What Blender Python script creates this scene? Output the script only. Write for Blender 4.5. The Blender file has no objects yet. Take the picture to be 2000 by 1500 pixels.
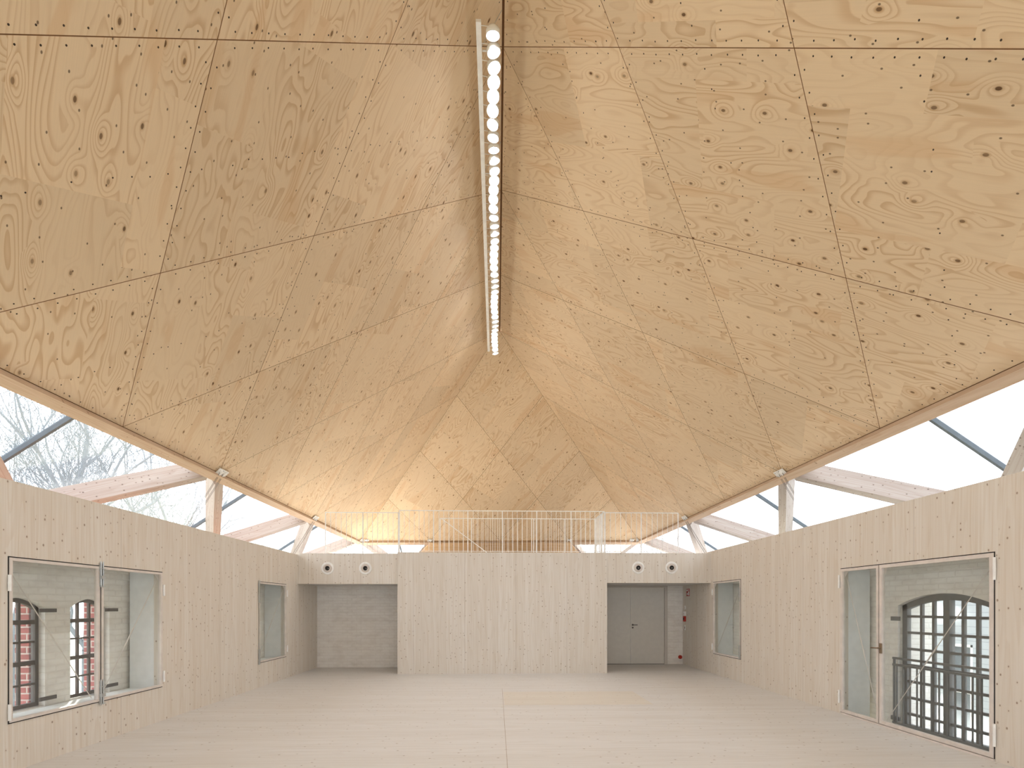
import bpy, bmesh, math, random
from mathutils import Vector as V, Matrix
random.seed(7)
S = bpy.context.scene
COL = S.collection

# ---------------------------------------------------------------- camera, sky, light, exposure
EYE = 1.65
cam = bpy.data.objects.new('camera', bpy.data.cameras.new('camera'))
COL.objects.link(cam)
cam.location = (0, 0, EYE)
cam.rotation_euler = (math.radians(90), 0, -math.radians(1.6587))
cam.data.sensor_width = 36
cam.data.lens = 36 * 1036 / 2000
cam.data.shift_y = (1184 - 750) / 2000
cam.data.clip_end = 500
S.camera = cam
S.view_settings.view_transform = 'Standard'
S.view_settings.look = 'None'
S.view_settings.gamma = 1
S.view_settings.use_curve_mapping = False
S.view_settings.exposure = 0.24

SKY = 3.7
W = bpy.data.worlds.new('overcast_sky')
S.world = W
W.use_nodes = True
wn = W.node_tree.nodes
wl = W.node_tree.links
bg = wn['Background']
bg.inputs['Strength'].default_value = SKY
tc = wn.new('ShaderNodeTexCoord')
sx = wn.new('ShaderNodeSeparateXYZ')
wl.new(tc.outputs['Generated'], sx.inputs[0])
cr = wn.new('ShaderNodeValToRGB')
cr.color_ramp.elements[0].position = 0.0
cr.color_ramp.elements[0].color = (0.80, 0.84, 0.90, 1)
cr.color_ramp.elements[1].position = 0.9
cr.color_ramp.elements[1].color = (0.93, 0.96, 1.0, 1)
wl.new(sx.outputs['Z'], cr.inputs[0])
wl.new(cr.outputs[0], bg.inputs['Color'])
LAMP = 102.0          # radiance of the lamp discs of the ceiling light
SUN = 34.0
sun = bpy.data.objects.new('sun', bpy.data.lights.new('sun', 'SUN'))
COL.objects.link(sun)
sun.data.energy = SUN
sun.data.angle = math.radians(3)
sun.data.color = (1.0, 0.93, 0.82)
sun.rotation_euler = V((0.66, -1.0, -0.30)).to_track_quat('-Z', 'Y').to_euler()

# ---------------------------------------------------------------- dimensions
XL, XR = -4.82, 5.30            # inner timber walls
XOL, XOR = -5.33, 5.81          # old masonry walls, inner faces
ZTL, ZTR = 2.90, 3.01           # tops of the timber walls
YBOX = 12.97
YF = -5.0                       # front end of the room, behind the camera
EL, ER = -5.507, 5.785          # eaves
ZEL, ZER = 4.294, 4.335
XRDG, ZRDG = 0.093, 9.995
HB = 2.7225                     # half bay along the eaves
Y0L, Y0R = 7.98, 7.848
Y0M = (Y0L + Y0R) / 2
SLOPE = 0.65                    # pitch of the sloping glass outside the eaves

# ---------------------------------------------------------------- shader helpers
class Mat:
    def __init__(s, name):
        s.m = bpy.data.materials.new(name)
        s.m.use_nodes = True
        s.t = s.m.node_tree
        s.t.nodes.clear()
        s.out = s.t.nodes.new('ShaderNodeOutputMaterial')
    def put(s, sock, v):
        if isinstance(v, bpy.types.NodeSocket):
            s.t.links.new(v, sock)
        else:
            sock.default_value = v
    def node(s, typ, ins=None, **props):
        n = s.t.nodes.new('ShaderNode' + typ)
        for k, v in props.items():
            setattr(n, k, v)
        for k, v in (ins or {}).items():
            s.put(n.inputs[k], v)
        return n
    def M(s, op, a, b=0.0, c=0.0, clamp=False):
        return s.node('Math', {0: a, 1: b, 2: c}, operation=op, use_clamp=clamp).outputs[0]
    def comb(s, x, y, z=0.0):
        return s.node('CombineXYZ', {0: x, 1: y, 2: z}).outputs[0]
    def sep(s, v):
        return s.node('SeparateXYZ', {0: v}).outputs
    def noise(s, vec, scale=1.0, detail=2.0, rough=0.5, w=None, dist=0.0):
        n = s.node('TexNoise', noise_dimensions='3D' if w is None else '4D')
        s.put(n.inputs['Vector'], vec)
        s.put(n.inputs['Scale'], scale)
        s.put(n.inputs['Detail'], detail)
        s.put(n.inputs['Roughness'], rough)
        s.put(n.inputs['Distortion'], dist)
        if w is not None:
            s.put(n.inputs['W'], w)
        return n.outputs[0]
    def white(s, vec):
        return s.node('TexWhiteNoise', {'Vector': vec}, noise_dimensions='3D').outputs[0]
    def voro(s, vec, scale=1.0, rand=1.0, dim='2D'):
        n = s.node('TexVoronoi', voronoi_dimensions=dim, feature='F1')
        s.put(n.inputs['Vector'], vec)
        s.put(n.inputs['Scale'], scale)
        s.put(n.inputs['Randomness'], rand)
        return n.outputs['Distance'], s.sep(n.outputs['Color'])[0], s.sep(n.outputs['Color'])[1]
    def ss(s, v, a, b, lo=0.0, hi=1.0):
        n = s.node('MapRange', interpolation_type='SMOOTHSTEP')
        s.put(n.inputs['Value'], v)
        s.put(n.inputs['From Min'], a)
        s.put(n.inputs['From Max'], b)
        s.put(n.inputs['To Min'], lo)
        s.put(n.inputs['To Max'], hi)
        return n.outputs[0]
    def mix(s, f, a, b, blend='MIX'):
        n = s.node('Mix', data_type='RGBA', blend_type=blend)
        s.put(n.inputs[0], f)
        s.put(n.inputs[6], a)
        s.put(n.inputs[7], b)
        return n.outputs[2]
    def pos(s):
        return s.node('NewGeometry').outputs['Position']
    def bsdf(s, col, rough=0.6, spec=0.3, metal=0.0, bump=None, bstr=0.3, bdist=0.01):
        b = s.node('BsdfPrincipled')
        s.put(b.inputs['Base Color'], col)
        s.put(b.inputs['Roughness'], rough)
        s.put(b.inputs['Specular IOR Level'], spec)
        s.put(b.inputs['Metallic'], metal)
        if bump is not None:
            bn = s.node('Bump', {'Strength': bstr, 'Distance': bdist, 'Height': bump})
            s.put(b.inputs['Normal'], bn.outputs[0])
        s.t.links.new(b.outputs[0], s.out.inputs[0])
        return s.m

def rgb(r, g, b):
    f = lambda c: (c / 255 / 12.92) if c <= 10 else ((c / 255 + 0.055) / 1.055) ** 2.4
    return (f(r), f(g), f(b), 1)

def plain(name, col, rough=0.5, metal=0.0, spec=0.3, var=0.06):
    m = Mat(name)
    n = m.noise(m.pos(), 9.0, 3)
    c = m.mix(m.ss(n, 0.3, 0.7), tuple(x * (1 - var) for x in col[:3]) + (1,), tuple(min(1, x * (1 + var)) for x in col[:3]) + (1,))
    return m.bsdf(c, rough, spec, metal)

def plywood(name, base, line, patch):
    """rotary cut plywood, grain along U (metres), panel number in the face attribute 'panel'"""
    m = Mat(name)
    uv = m.sep(m.node('UVMap').outputs[0])
    u, v = uv[0], uv[1]
    pan = m.node('Attribute', attribute_name='panel').outputs['Fac']
    strip = m.M('FLOOR', m.M('ADD', m.M('MULTIPLY', v, 0.83), m.M('MULTIPLY', pan, 0.37)))
    seg = m.M('FLOOR', m.M('ADD', m.M('MULTIPLY', u, 0.55), m.M('MULTIPLY', strip, 0.61)))
    rnd = m.white(m.comb(pan, strip, seg))
    rnd2 = m.white(m.comb(strip, m.M('ADD', seg, 31.7), pan))
    w = m.M('MULTIPLY', rnd, 60.0)
    vs = m.M('ADD', m.M('MULTIPLY', v, 2.6), w)
    us = m.M('MULTIPLY', u, m.M('ADD', 0.34, m.M('MULTIPLY', rnd2, 0.5)))
    p = m.comb(us, vs, 0.0)
    n = m.noise(p, 1.0, 1.6, 0.45, w=w, dist=0.25)
    # knots bend the figure round themselves
    kd, kr, kq = m.voro(m.comb(m.M('ADD', m.M('MULTIPLY', u, 1.7), w), m.M('MULTIPLY', v, 3.2), 0.0))
    has = m.M('GREATER_THAN', kr, m.M('ADD', 0.36, m.M('MULTIPLY', rnd2, 0.45)))
    bumpk = m.M('MULTIPLY', m.ss(kd, 0.0, 0.42, 1.0, 0.0), m.M('MULTIPLY', has, 0.14))
    f = m.M('ADD', n, bumpk)
    ring = m.M('FRACT', m.M('MULTIPLY', f, 19.0))
    ln = m.M('MULTIPLY', m.ss(ring, 0.45, 0.90), m.ss(ring, 0.92, 1.0, 1.0, 0.0))
    zone = m.noise(m.comb(m.M('MULTIPLY', u, 0.35), m.M('MULTIPLY', v, 1.5), 3.0), 1.0, 1.0, 0.5, w=w)
    ln = m.M('MULTIPLY', ln, m.ss(zone, 0.34, 0.66, 0.10, 0.58))
    fine = m.noise(m.comb(m.M('MULTIPLY', u, 2.0), m.M('MULTIPLY', v, 90.0), w), 1.0, 2, 0.6)
    tone = m.M('ADD', m.M('MULTIPLY', rnd, 0.10), m.M('MULTIPLY', fine, 0.10))
    tone = m.M('ADD', 0.90, tone)
    c = m.mix(ln, base, line)
    pz = m.noise(m.comb(m.M('MULTIPLY', u, 0.5), m.M('MULTIPLY', v, 3.4), 9.0), 1.0, 1.5, 0.4, w=w, dist=0.4)
    c = m.mix(m.M('MULTIPLY', m.ss(pz, 0.60, 0.66), 0.34), c, patch)
    # dark knots and pin knots
    knot = m.M('MULTIPLY', m.ss(kd, 0.035, 0.058, 1.0, 0.0), has)
    ringk = m.M('MULTIPLY', m.ss(kd, 0.06, 0.10, 0.45, 0.0), has)
    c = m.mix(ringk, c, line)
    c = m.mix(m.M('MULTIPLY', knot, m.M('ADD', 0.5, m.M('MULTIPLY', kq, 0.45))), c, rgb(96, 66, 40))
    pd, pr, pq = m.voro(m.comb(m.M('ADD', m.M('MULTIPLY', u, 3.4), 7.0), m.M('ADD', m.M('MULTIPLY', v, 5.4), w), 0.0))
    pin = m.M('MULTIPLY', m.ss(pd, 0.03, 0.055, 1.0, 0.0), m.M('GREATER_THAN', pr, 0.56))
    c = m.mix(m.M('MULTIPLY', pin, 0.8), c, rgb(78, 52, 34))
    c = m.mix(1.0, c, m.node('CombineColor', {0: tone, 1: tone, 2: tone}).outputs[0], 'MULTIPLY')
    return m.bsdf(c, 0.62, 0.22)

def spruce(name, base, dark, knotc, along='Z', board=0.125, dens=0.74, contrast=1.0, seam=None, spec=0.2, rough=0.6, local=False):
    """glazed three-layer spruce boards; along = world direction of the grain"""
    m = Mat(name)
    if local:
        p = m.node('VectorMath', {0: m.node('TexCoord').outputs['Object'], 1: m.comb(m.M('MULTIPLY', m.node('ObjectInfo').outputs['Random'], 17.0), m.M('MULTIPLY', m.node('ObjectInfo').outputs['Random'], 71.0), 0.0)}, operation='ADD').outputs[0]
    else:
        p = m.pos()
    x, y, z = m.sep(p)
    if along == 'Z':
        a, g = m.M('ADD', x, y), z
    elif along == 'X':
        a, g = m.M('ADD', y, z), x
    else:
        a, g = m.M('ADD', x, z), y
    bid = m.M('FLOOR', m.M('DIVIDE', a, board))
    br = m.white(m.comb(bid, 3.0, 1.0))
    off = m.M('MULTIPLY', br, 40.0)
    streak = m.noise(m.comb(m.M('MULTIPLY', a, 42.0), m.M('ADD', m.M('MULTIPLY', g, 0.55), off), 0.0), 1.0, 3, 0.55)
    fine = m.noise(m.comb(m.M('MULTIPLY', a, 160.0), m.M('ADD', m.M('MULTIPLY', g, 1.6), off), 2.0), 1.0, 2, 0.5)
    rg = m.noise(m.comb(m.M('MULTIPLY', a, 5.5), m.M('ADD', m.M('MULTIPLY', g, 0.35), off), 5.0), 1.0, 1.5, 0.4)
    ring = m.M('FRACT', m.M('MULTIPLY', rg, 9.0))
    ln = m.M('MULTIPLY', m.ss(ring, 0.35, 0.9), m.ss(ring, 0.92, 1.0, 1.0, 0.0))
    f = m.M('ADD', m.M('MULTIPLY', m.ss(streak, 0.42, 0.75), 0.50 * contrast), m.M('MULTIPLY', ln, 0.28 * contrast))
    f = m.M('ADD', f, m.M('MULTIPLY', m.M('SUBTRACT', fine, 0.5), 0.5 * contrast), clamp=True)
    c = m.mix(f, base, dark)
    c = m.mix(m.M('MULTIPLY', br, 0.30 * contrast), c, dark)
    # clusters of small round knots and short dashes
    kv = m.comb(m.M('MULTIPLY', a, 9.0), m.M('ADD', m.M('MULTIPLY', g, 7.0), off), 0.0)
    kd, kr, kq = m.voro(kv)
    clus = m.noise(m.comb(m.M('MULTIPLY', a, 1.3), m.M('MULTIPLY', g, 1.6), 8.0), 1.0, 1)
    thr = m.ss(clus, 0.40, 0.62, dens + 0.17, dens - 0.16)
    has = m.M('GREATER_THAN', kr, thr)
    rad = m.M('ADD', 0.040, m.M('MULTIPLY', kq, 0.050))
    knot = m.M('MULTIPLY', m.ss(m.M('SUBTRACT', kd, rad), -0.012, 0.022, 1.0, 0.0), has)
    c = m.mix(m.M('MULTIPLY', m.ss(kd, 0.08, 0.22, 0.28, 0.0), has), c, dark)
    c = m.mix(m.M('MULTIPLY', knot, 0.72), c, knotc)
    # glue line between two boards
    fr = m.M('FRACT', m.M('DIVIDE', a, board))
    c = m.mix(m.M('MULTIPLY', m.M('LESS_THAN', fr, 0.02), 0.14), c, dark)
    if seam:
        fs = m.M('FRACT', m.M('DIVIDE', m.M('ADD', a, 0.31), seam))
        c = m.mix(m.M('MULTIPLY', m.M('LESS_THAN', fs, 0.005 / seam), 0.55), c, knotc)
    return m.bsdf(c, rough, spec)

def brick_white(name, base, dark, red=False):
    m = Mat(name)
    x, y, z = m.sep(m.pos())
    vec = m.comb(m.M('ADD', x, y), z, 0.0)
    b = m.node('TexBrick', {'Vector': vec, 'Scale': 1.0, 'Mortar Size': 0.012, 'Mortar Smooth': 0.6, 'Brick Width': 0.25, 'Row Height': 0.078,
                            'Color1': (1, 1, 1, 1), 'Color2': (0.7, 0.7, 0.7, 1), 'Mortar': (0, 0, 0, 1)})
    n = m.noise(m.comb(m.M('ADD', x, y), m.M('MULTIPLY', z, 2.2), 0.0), 3.0, 5, 0.6)
    if red:
        c = m.mix(b.outputs['Fac'], m.mix(m.ss(n, 0.3, 0.7), base, dark), rgb(196, 180, 170))
    else:
        c = m.mix(m.ss(n, 0.38, 0.72, 0.0, 0.6), base, dark)
        c = m.mix(m.M('MULTIPLY', b.outputs['Fac'], 0.22), c, dark)
    h = m.M('ADD', m.M('MULTIPLY', m.M('SUBTRACT', 1.0, b.outputs['Fac']), 0.6), n)
    return m.bsdf(c, 0.75, 0.15, bump=h, bstr=0.55, bdist=0.012)

def glass(name, tint, haze=0.0, hazecol=(0.8, 0.85, 0.9, 1), ior=1.5, wavy=0.0):
    m = Mat(name)
    tr = m.node('BsdfTransparent', {'Color': tint})
    gl = m.node('BsdfGlossy', {'Color': (1, 1, 1, 1), 'Roughness': 0.0})
    lw = m.node('LayerWeight', {'Blend': 0.5})
    f0 = ((ior - 1) / (ior + 1)) ** 2
    frs = m.M('ADD', f0, m.M('MULTIPLY', m.M('POWER', lw.outputs['Facing'], 5.0), 1 - f0))
    if wavy:
        n = m.noise(m.pos(), 22.0, 2, 0.5)
        bn = m.node('Bump', {'Strength': wavy, 'Distance': 0.01, 'Height': n})
        m.put(gl.inputs['Normal'], bn.outputs[0])
    cur = tr.outputs[0]
    if haze:
        tl = m.node('BsdfTranslucent', {'Color': hazecol})
        mx = m.node('MixShader', {0: haze, 1: cur, 2: tl.outputs[0]})
        cur = mx.outputs[0]
    mx = m.node('MixShader', {0: frs, 1: cur, 2: gl.outputs[0]})
    m.t.links.new(mx.outputs[0], m.out.inputs[0])
    return m.m

def emit(name, col, strength):
    m = Mat(name)
    e = m.node('Emission', {'Color': col, 'Strength': strength})
    m.t.links.new(e.outputs[0], m.out.inputs[0])
    return m.m

PLY = plywood('plywood', rgb(227, 204, 172), rgb(194, 155, 112), rgb(211, 172, 128))
PLYB = plywood('plywood_panel', rgb(222, 192, 152), rgb(190, 146, 102), rgb(200, 155, 108))
GAP = plain('seam_shadow', rgb(120, 84, 54), 0.9)
SCREW = plain('screw_head', rgb(62, 48, 38), 0.6)
WALLM = spruce('glazed_spruce', rgb(232, 225, 215), rgb(214, 199, 180), rgb(136, 108, 86), 'Z', seam=2.44, dens=0.62)
BOXM = spruce('glazed_spruce_box', rgb(233, 227, 219), rgb(214, 202, 186), rgb(136, 110, 90), 'Z', seam=1.25, dens=0.60)
FLOORM = spruce('glazed_spruce_floor', rgb(223, 221, 219), rgb(204, 198, 190), rgb(146, 126, 108), 'X', board=0.16, dens=0.78, contrast=0.9, spec=0.25, rough=0.5)
HATCHM = spruce('glazed_spruce_hatch', rgb(222, 216, 206), rgb(205, 194, 180), rgb(150, 128, 104), 'X', board=0.16, dens=0.84, contrast=0.7, spec=0.25, rough=0.5)
BEAMM = spruce('spruce_beam', rgb(176, 167, 160), rgb(150, 133, 122), rgb(66, 48, 42), 'Y', board=0.12, dens=0.50, contrast=1.2, local=True)
EDGEM = spruce('eave_spruce', rgb(204, 180, 156), rgb(184, 152, 124), rgb(116, 86, 64), 'Y', board=0.1, dens=0.9)
GABLEM = spruce('gable_board', rgb(220, 190, 152), rgb(200, 162, 120), rgb(120, 88, 60), 'X', board=0.6, dens=0.8)
SEAMM = plain('floor_joint', rgb(168, 150, 132), 0.8)
BRICK = brick_white('white_painted_brick', rgb(246, 241, 234), rgb(226, 218, 209))
REDBRICK = brick_white('red_brick', rgb(176, 96, 88), rgb(140, 66, 62), True)
FRAMEM = plain('pale_steel', rgb(226, 216, 208), 0.4, 0.0, 0.4)
STEEL = plain('galvanised_steel', rgb(196, 198, 198), 0.35, 0.7, 0.5)
WHITEM = plain('white_steel', rgb(250, 248, 245), 0.4)
DARKM = plain('dark_iron', rgb(96, 90, 86), 0.6)
IRONM = plain('grey_iron', rgb(122, 120, 118), 0.6)
BARM = plain('dark_glazing_bar', rgb(92, 100, 106), 0.5)
RODM = plain('dull_steel_rod', rgb(120, 112, 104), 0.45, 0.3)
BLACK = plain('black_and_shade', rgb(40, 36, 34), 0.7)  # black of a button, and of shade painted into gaps and vent holes
DOORM = plain('grey_door_paint', rgb(222, 217, 209), 0.45, var=0.02)
DOORF = plain('pale_door_frame', rgb(206, 198, 188), 0.5, var=0.02)
SILLM = plain('white_render', rgb(240, 241, 240), 0.8, var=0.03)
REDM = plain('red_enamel', rgb(178, 44, 30), 0.4)
BRASS = plain('bronze', rgb(150, 130, 108), 0.35, 0.6)
PANE = glass('window_glass', (0.96, 0.975, 0.97, 1), ior=1.4)
SKYPANE = glass('skylight_glass', (0.97, 0.985, 1.0, 1), haze=0.03, ior=1.4)
OLDPANE = glass('old_cast_glass', (0.93, 0.95, 0.97, 1), haze=0.06, hazecol=(0.75, 0.8, 0.86, 1), wavy=0.6)
BARK = plain('grey_bark', rgb(100, 110, 116), 0.9, var=0.15)
BARK2 = plain('dark_twig_bark', rgb(96, 106, 112), 0.9, var=0.15)
LAMPM = emit('lamp_glow', (0.95, 0.97, 1.0, 1), LAMP)

# ---------------------------------------------------------------- mesh helpers
class MB:
    def __init__(s):
        s.v, s.f, s.mi = [], [], []
    def add(s, vs, fs, mi=0):
        o = len(s.v)
        s.v += [tuple(p) for p in vs]
        s.f += [tuple(i + o for i in f) for f in fs]
        s.mi += [mi] * len(fs)
        return s
    def hexa(s, p, mi=0):
        return s.add(p, [(0, 3, 2, 1), (4, 5, 6, 7), (0, 1, 5, 4), (1, 2, 6, 5), (2, 3, 7, 6), (3, 0, 4, 7)], mi)
    def box(s, x0, x1, y0, y1, z0, z1, mi=0):
        x0, x1 = sorted((x0, x1)); y0, y1 = sorted((y0, y1)); z0, z1 = sorted((z0, z1))
        return s.hexa([(x0, y0, z0), (x1, y0, z0), (x1, y1, z0), (x0, y1, z0), (x0, y0, z1), (x1, y0, z1), (x1, y1, z1), (x0, y1, z1)], mi)
    def beam(s, p, q, w, h, up=(0, 0, 1), mi=0):
        p, q, up = V(p), V(q), V(up)
        a = (q - p).normalized()
        b = a.cross(up).normalized()
        n = b.cross(a).normalized()
        c = []
        for P in (p, q):
            c += [P - b * w / 2 - n * h / 2, P + b * w / 2 - n * h / 2, P + b * w / 2 + n * h / 2, P - b * w / 2 + n * h / 2]
        return s.hexa([c[0], c[1], c[2], c[3], c[4], c[5], c[6], c[7]], mi)
    def tube(s, p, q, r, r2=None, n=10, mi=0, caps=True):
        p, q = V(p), V(q)
        r2 = r if r2 is None else r2
        a = (q - p).normalized()
        u = a.orthogonal().normalized()
        w = a.cross(u)
        vs = []
        for P, R in ((p, r), (q, r2)):
            vs += [P + (u * math.cos(2 * math.pi * i / n) + w * math.sin(2 * math.pi * i / n)) * R for i in range(n)]
        fs = [(i, (i + 1) % n, n + (i + 1) % n, n + i) for i in range(n)]
        if caps:
            fs += [tuple(range(n))[::-1], tuple(range(n, 2 * n))]
        return s.add(vs, fs, mi)
    def lathe(s, c, ax, prof, n=32, mi=0):
        c, a = V(c), V(ax).normalized()
        u = a.orthogonal().normalized()
        w = a.cross(u)
        vs, fs = [], []
        for r, d in prof:
            vs += [c + a * d + (u * math.cos(2 * math.pi * i / n) + w * math.sin(2 * math.pi * i / n)) * r for i in range(n)]
        for k in range(len(prof) - 1):
            fs += [(k * n + i, k * n + (i + 1) % n, (k + 1) * n + (i + 1) % n, (k + 1) * n + i) for i in range(n)]
        return s.add(vs, fs, mi)
    def build(s, name, mats, parent=None, smooth=False, bevel=0.0):
        me = bpy.data.meshes.new(name)
        L = V((0, 0, 0))
        if parent is not None:
            L = world_loc(parent)
        me.from_pydata([tuple(V(p) - L) for p in s.v], [], s.f)
        for m in (mats if isinstance(mats, (list, tuple)) else [mats]):
            me.materials.append(m)
        for p, i in zip(me.polygons, s.mi):
            p.material_index = i
            p.use_smooth = smooth
        bm = bmesh.new(); bm.from_mesh(me)
        bmesh.ops.recalc_face_normals(bm, faces=bm.faces)
        bm.to_mesh(me); bm.free()
        o = bpy.data.objects.new(name, me)
        COL.objects.link(o)
        if parent is not None:
            o.parent = parent
        if bevel:
            b = o.modifiers.new('bevel', 'BEVEL')
            b.width = bevel; b.segments = 2; b.limit_method = 'ANGLE'
        return o

def world_loc(o):
    L = V(o.location)
    while o.parent is not None:
        o = o.parent
        L += V(o.location)
    return L

def tag(o, label, cat, group=None, kind=None):
    if label: o['label'] = label
    if cat: o['category'] = cat
    if group: o['group'] = group
    if kind: o['kind'] = kind
    return o

def thing(name, loc, label, cat, group=None, kind=None):
    o = bpy.data.objects.new(name, None)
    o.empty_display_size = 0.1
    COL.objects.link(o)
    o.location = loc
    return tag(o, label, cat, group, kind)

def struct(o, label, cat):
    return tag(o, label, cat, kind='structure')

def wall_grid(mb, axis, t0, t1, a0, a1, z0, z1, holes, mi=0):
    """solid wall with rectangular openings; axis = thickness direction, a = the other horizontal"""
    As = sorted({a0, a1} | {h[i] for h in holes for i in (0, 1) if a0 < h[i] < a1})
    Zs = sorted({z0, z1} | {h[i] for h in holes for i in (2, 3) if z0 < h[i] < z1})
    def solid(i, j):
        if i < 0 or j < 0 or i >= len(As) - 1 or j >= len(Zs) - 1:
            return False
        a, z = (As[i] + As[i + 1]) / 2, (Zs[j] + Zs[j + 1]) / 2
        return not any(h[0] < a < h[1] and h[2] < z < h[3] for h in holes)
    P = (lambda t, a, z: (t, a, z)) if axis == 'X' else (lambda t, a, z: (a, t, z))
    for i in range(len(As) - 1):
        for j in range(len(Zs) - 1):
            if not solid(i, j):
                continue
            A, B, C, D = As[i], As[i + 1], Zs[j], Zs[j + 1]
            for t in (t0, t1):
                mb.add([P(t, A, C), P(t, B, C), P(t, B, D), P(t, A, D)], [(0, 1, 2, 3)], mi)
            if not solid(i - 1, j): mb.add([P(t0, A, C), P(t1, A, C), P(t1, A, D), P(t0, A, D)], [(0, 1, 2, 3)], mi)
            if not solid(i + 1, j): mb.add([P(t0, B, C), P(t1, B, C), P(t1, B, D), P(t0, B, D)], [(0, 1, 2, 3)], mi)
            if not solid(i, j - 1): mb.add([P(t0, A, C), P(t1, A, C), P(t1, B, C), P(t0, B, C)], [(0, 1, 2, 3)], mi)
            if not solid(i, j + 1): mb.add([P(t0, A, D), P(t1, A, D), P(t1, B, D), P(t0, B, D)], [(0, 1, 2, 3)], mi)

def arch_fill(mb, t0, t1, a0, a1, zs, za, ztop, mi=0, n=14):
    """masonry between a segmental arch (springing zs, crown za) and the square head of its opening at ztop"""
    pts = [(a0 + (a1 - a0) * i / n, zs + (za - zs) * (1 - (2 * i / n - 1) ** 2)) for i in range(n + 1)]
    for (A, Z), (B, Y) in zip(pts, pts[1:]):
        mb.hexa([(t0, A, Z), (t1, A, Z), (t1, B, Y), (t0, B, Y), (t0, A, ztop), (t1, A, ztop), (t1, B, ztop), (t0, B, ztop)], mi)

# ---------------------------------------------------------------- floor and walls
o = MB().box(XL - 0.12, XR + 0.12, YF, 15.1, -0.25, 0).build('floor', FLOORM)
struct(o, 'pale glazed spruce board floor of the empty hall', 'floor')
MB().box(0.128, 2.63, 8.84, 10.2, 0.0, 0.0025).build('hatch_panel', HATCHM, o)['label'] = 'slightly yellower rectangular floor panel'
MB().box(0.1085, 0.1135, YF + 0.1, 10.62, 0.0, 0.0012).build('seam', SEAMM, o)

WINL = (5.373, 7.793, 0.484, 2.145)
WINLS = (10.887, 12.299, 0.49, 2.155)
DORR = (5.49, 8.026, 0.0, 2.232)
WINRS = (11.367, 12.838, 0.488, 2.24)
mb = MB(); wall_grid(mb, 'X', XL - 0.12, XL, YF, 14.4, 0, ZTL, [WINL, WINLS])
struct(mb.build('wall_left', WALLM), 'left timber wall of pale upright spruce boards', 'wall')
mb = MB(); wall_grid(mb, 'X', XR, XR + 0.12, YF, 14.96, 0, ZTR, [DORR, WINRS])
struct(mb.build('wall_right', WALLM), 'right timber wall of pale upright spruce boards', 'wall')
FW = [(-4.6, -1.6, 0.1, 2.75), (-1.3, 1.75, 0.1, 2.75), (2.05, 5.05, 0.1, 2.75)]  # unseen openings, added so that daylight reaches the side walls
mb = MB(); wall_grid(mb, 'Y', YF - 0.12, YF, XL - 0.12, XR + 0.12, -0.25, 2.95, FW)
struct(mb.build('wall_front', WALLM), 'timber end wall behind the viewer with windows added for daylight', 'wall')

# stair box between the alcoves, open on top where the stair comes up
BX0, BX1, ZBOX = -2.41, 2.715, 2.965
mb = MB()
mb.box(BX0, BX1, YBOX, YBOX + 0.1, 0, ZBOX)
mb.box(BX0, BX0 + 0.1, YBOX + 0.1, 14.4, 0, ZBOX)
mb.box(BX1 - 0.1, BX1, YBOX + 0.1, 14.9, 0, ZBOX)
struct(mb.build('wall_middle', BOXM), 'timber stair box standing out between the two alcoves', 'wall')
mb = MB(); mb.box(XL, BX0, YBOX + 0.03, YBOX + 0.15, 2.19, 2.935)
struct(mb.build('wall_bulkhead_left', BOXM), 'timber bulkhead over the left alcove with two round vents', 'wall')
mb = MB(); mb.box(BX1, XR, YBOX + 0.03, YBOX + 0.15, 2.225, 2.965)
struct(mb.build('wall_bulkhead_right', BOXM), 'timber bulkhead over the right alcove with two round vents', 'wall')
# gallery floor above, with the stair opening
mb = MB()
mb.box(XL, BX0, YBOX + 0.15, 14.4, 2.2, 2.93)
mb.box(BX1, XR, YBOX + 0.15, 14.9, 2.23, 2.95)
mb.box(BX0 + 0.1, -1.5, YBOX + 0.1, 14.2, 2.75, 2.94)
mb.box(-7.2, 7.5, 14.96, 24.5, 2.7, 2.94)
mb.box(XL, XR, 14.2, 14.96, 2.75, 2.935)
struct(mb.build('floor_gallery', FLOORM), 'pale gallery floor behind the railing', 'floor')
mb = MB(); mb.box(XL - 0.1, BX0 + 0.1, 14.4, 14.7, -0.1, 2.7)
struct(mb.build('wall_back_left', BRICK), 'white painted brick wall at the back of the left alcove', 'wall')
mb = MB(); wall_grid(mb, 'Y', 14.96, 15.2, BX1 - 0.3, XR + 0.1, -0.1, 2.7, [(2.78, 4.86, -0.05, 2.256)])
struct(mb.build('wall_back_right', BRICK), 'white painted brick around the grey door in the right alcove', 'wall')

# old masonry outer walls
AW = [(5.75, 6.42), (6.79, 7.46)]
mb = MB()
wall_grid(mb, 'X', XOL - 0.16, XOL, YF, 15.2, -2.5, 2.1, [(a, b, 0.47, 1.76) for a, b in AW])
for a, b in AW:
    arch_fill(mb, XOL - 0.16, XOL, a, b, 1.63, 1.745, 1.76)
wall_grid(mb, 'X', XOL - 0.16, XOL + 0.03, YF, 15.2, 2.02, 2.88, [])
o = mb.build('wall_outer_left', BRICK)
struct(o, 'old white brick outer wall seen through the left windows', 'wall')
mb = MB(); wall_grid(mb, 'X', XOL - 0.32, XOL - 0.16, YF, 15.2, -2.5, 2.88, [(a + 0.0, b - 0.03, 0.47, 1.75) for a, b in AW])
struct(mb.build('wall_masonry_left', REDBRICK), 'red brick outer leaf beyond the left arched windows', 'wall')
AR = (6.0, 7.52)
mb = MB()
wall_grid(mb, 'X', XOR, XOR + 0.18, YF, 15.2, -2.5, 2.95, [(AR[0], AR[1], -0.12, 1.84)])
arch_fill(mb, XOR, XOR + 0.18, AR[0], AR[1], 1.66, 1.82, 1.84)
mb.box(XOR - 0.03, XOR, YF, 8.03, 2.12, 2.95)
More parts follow.
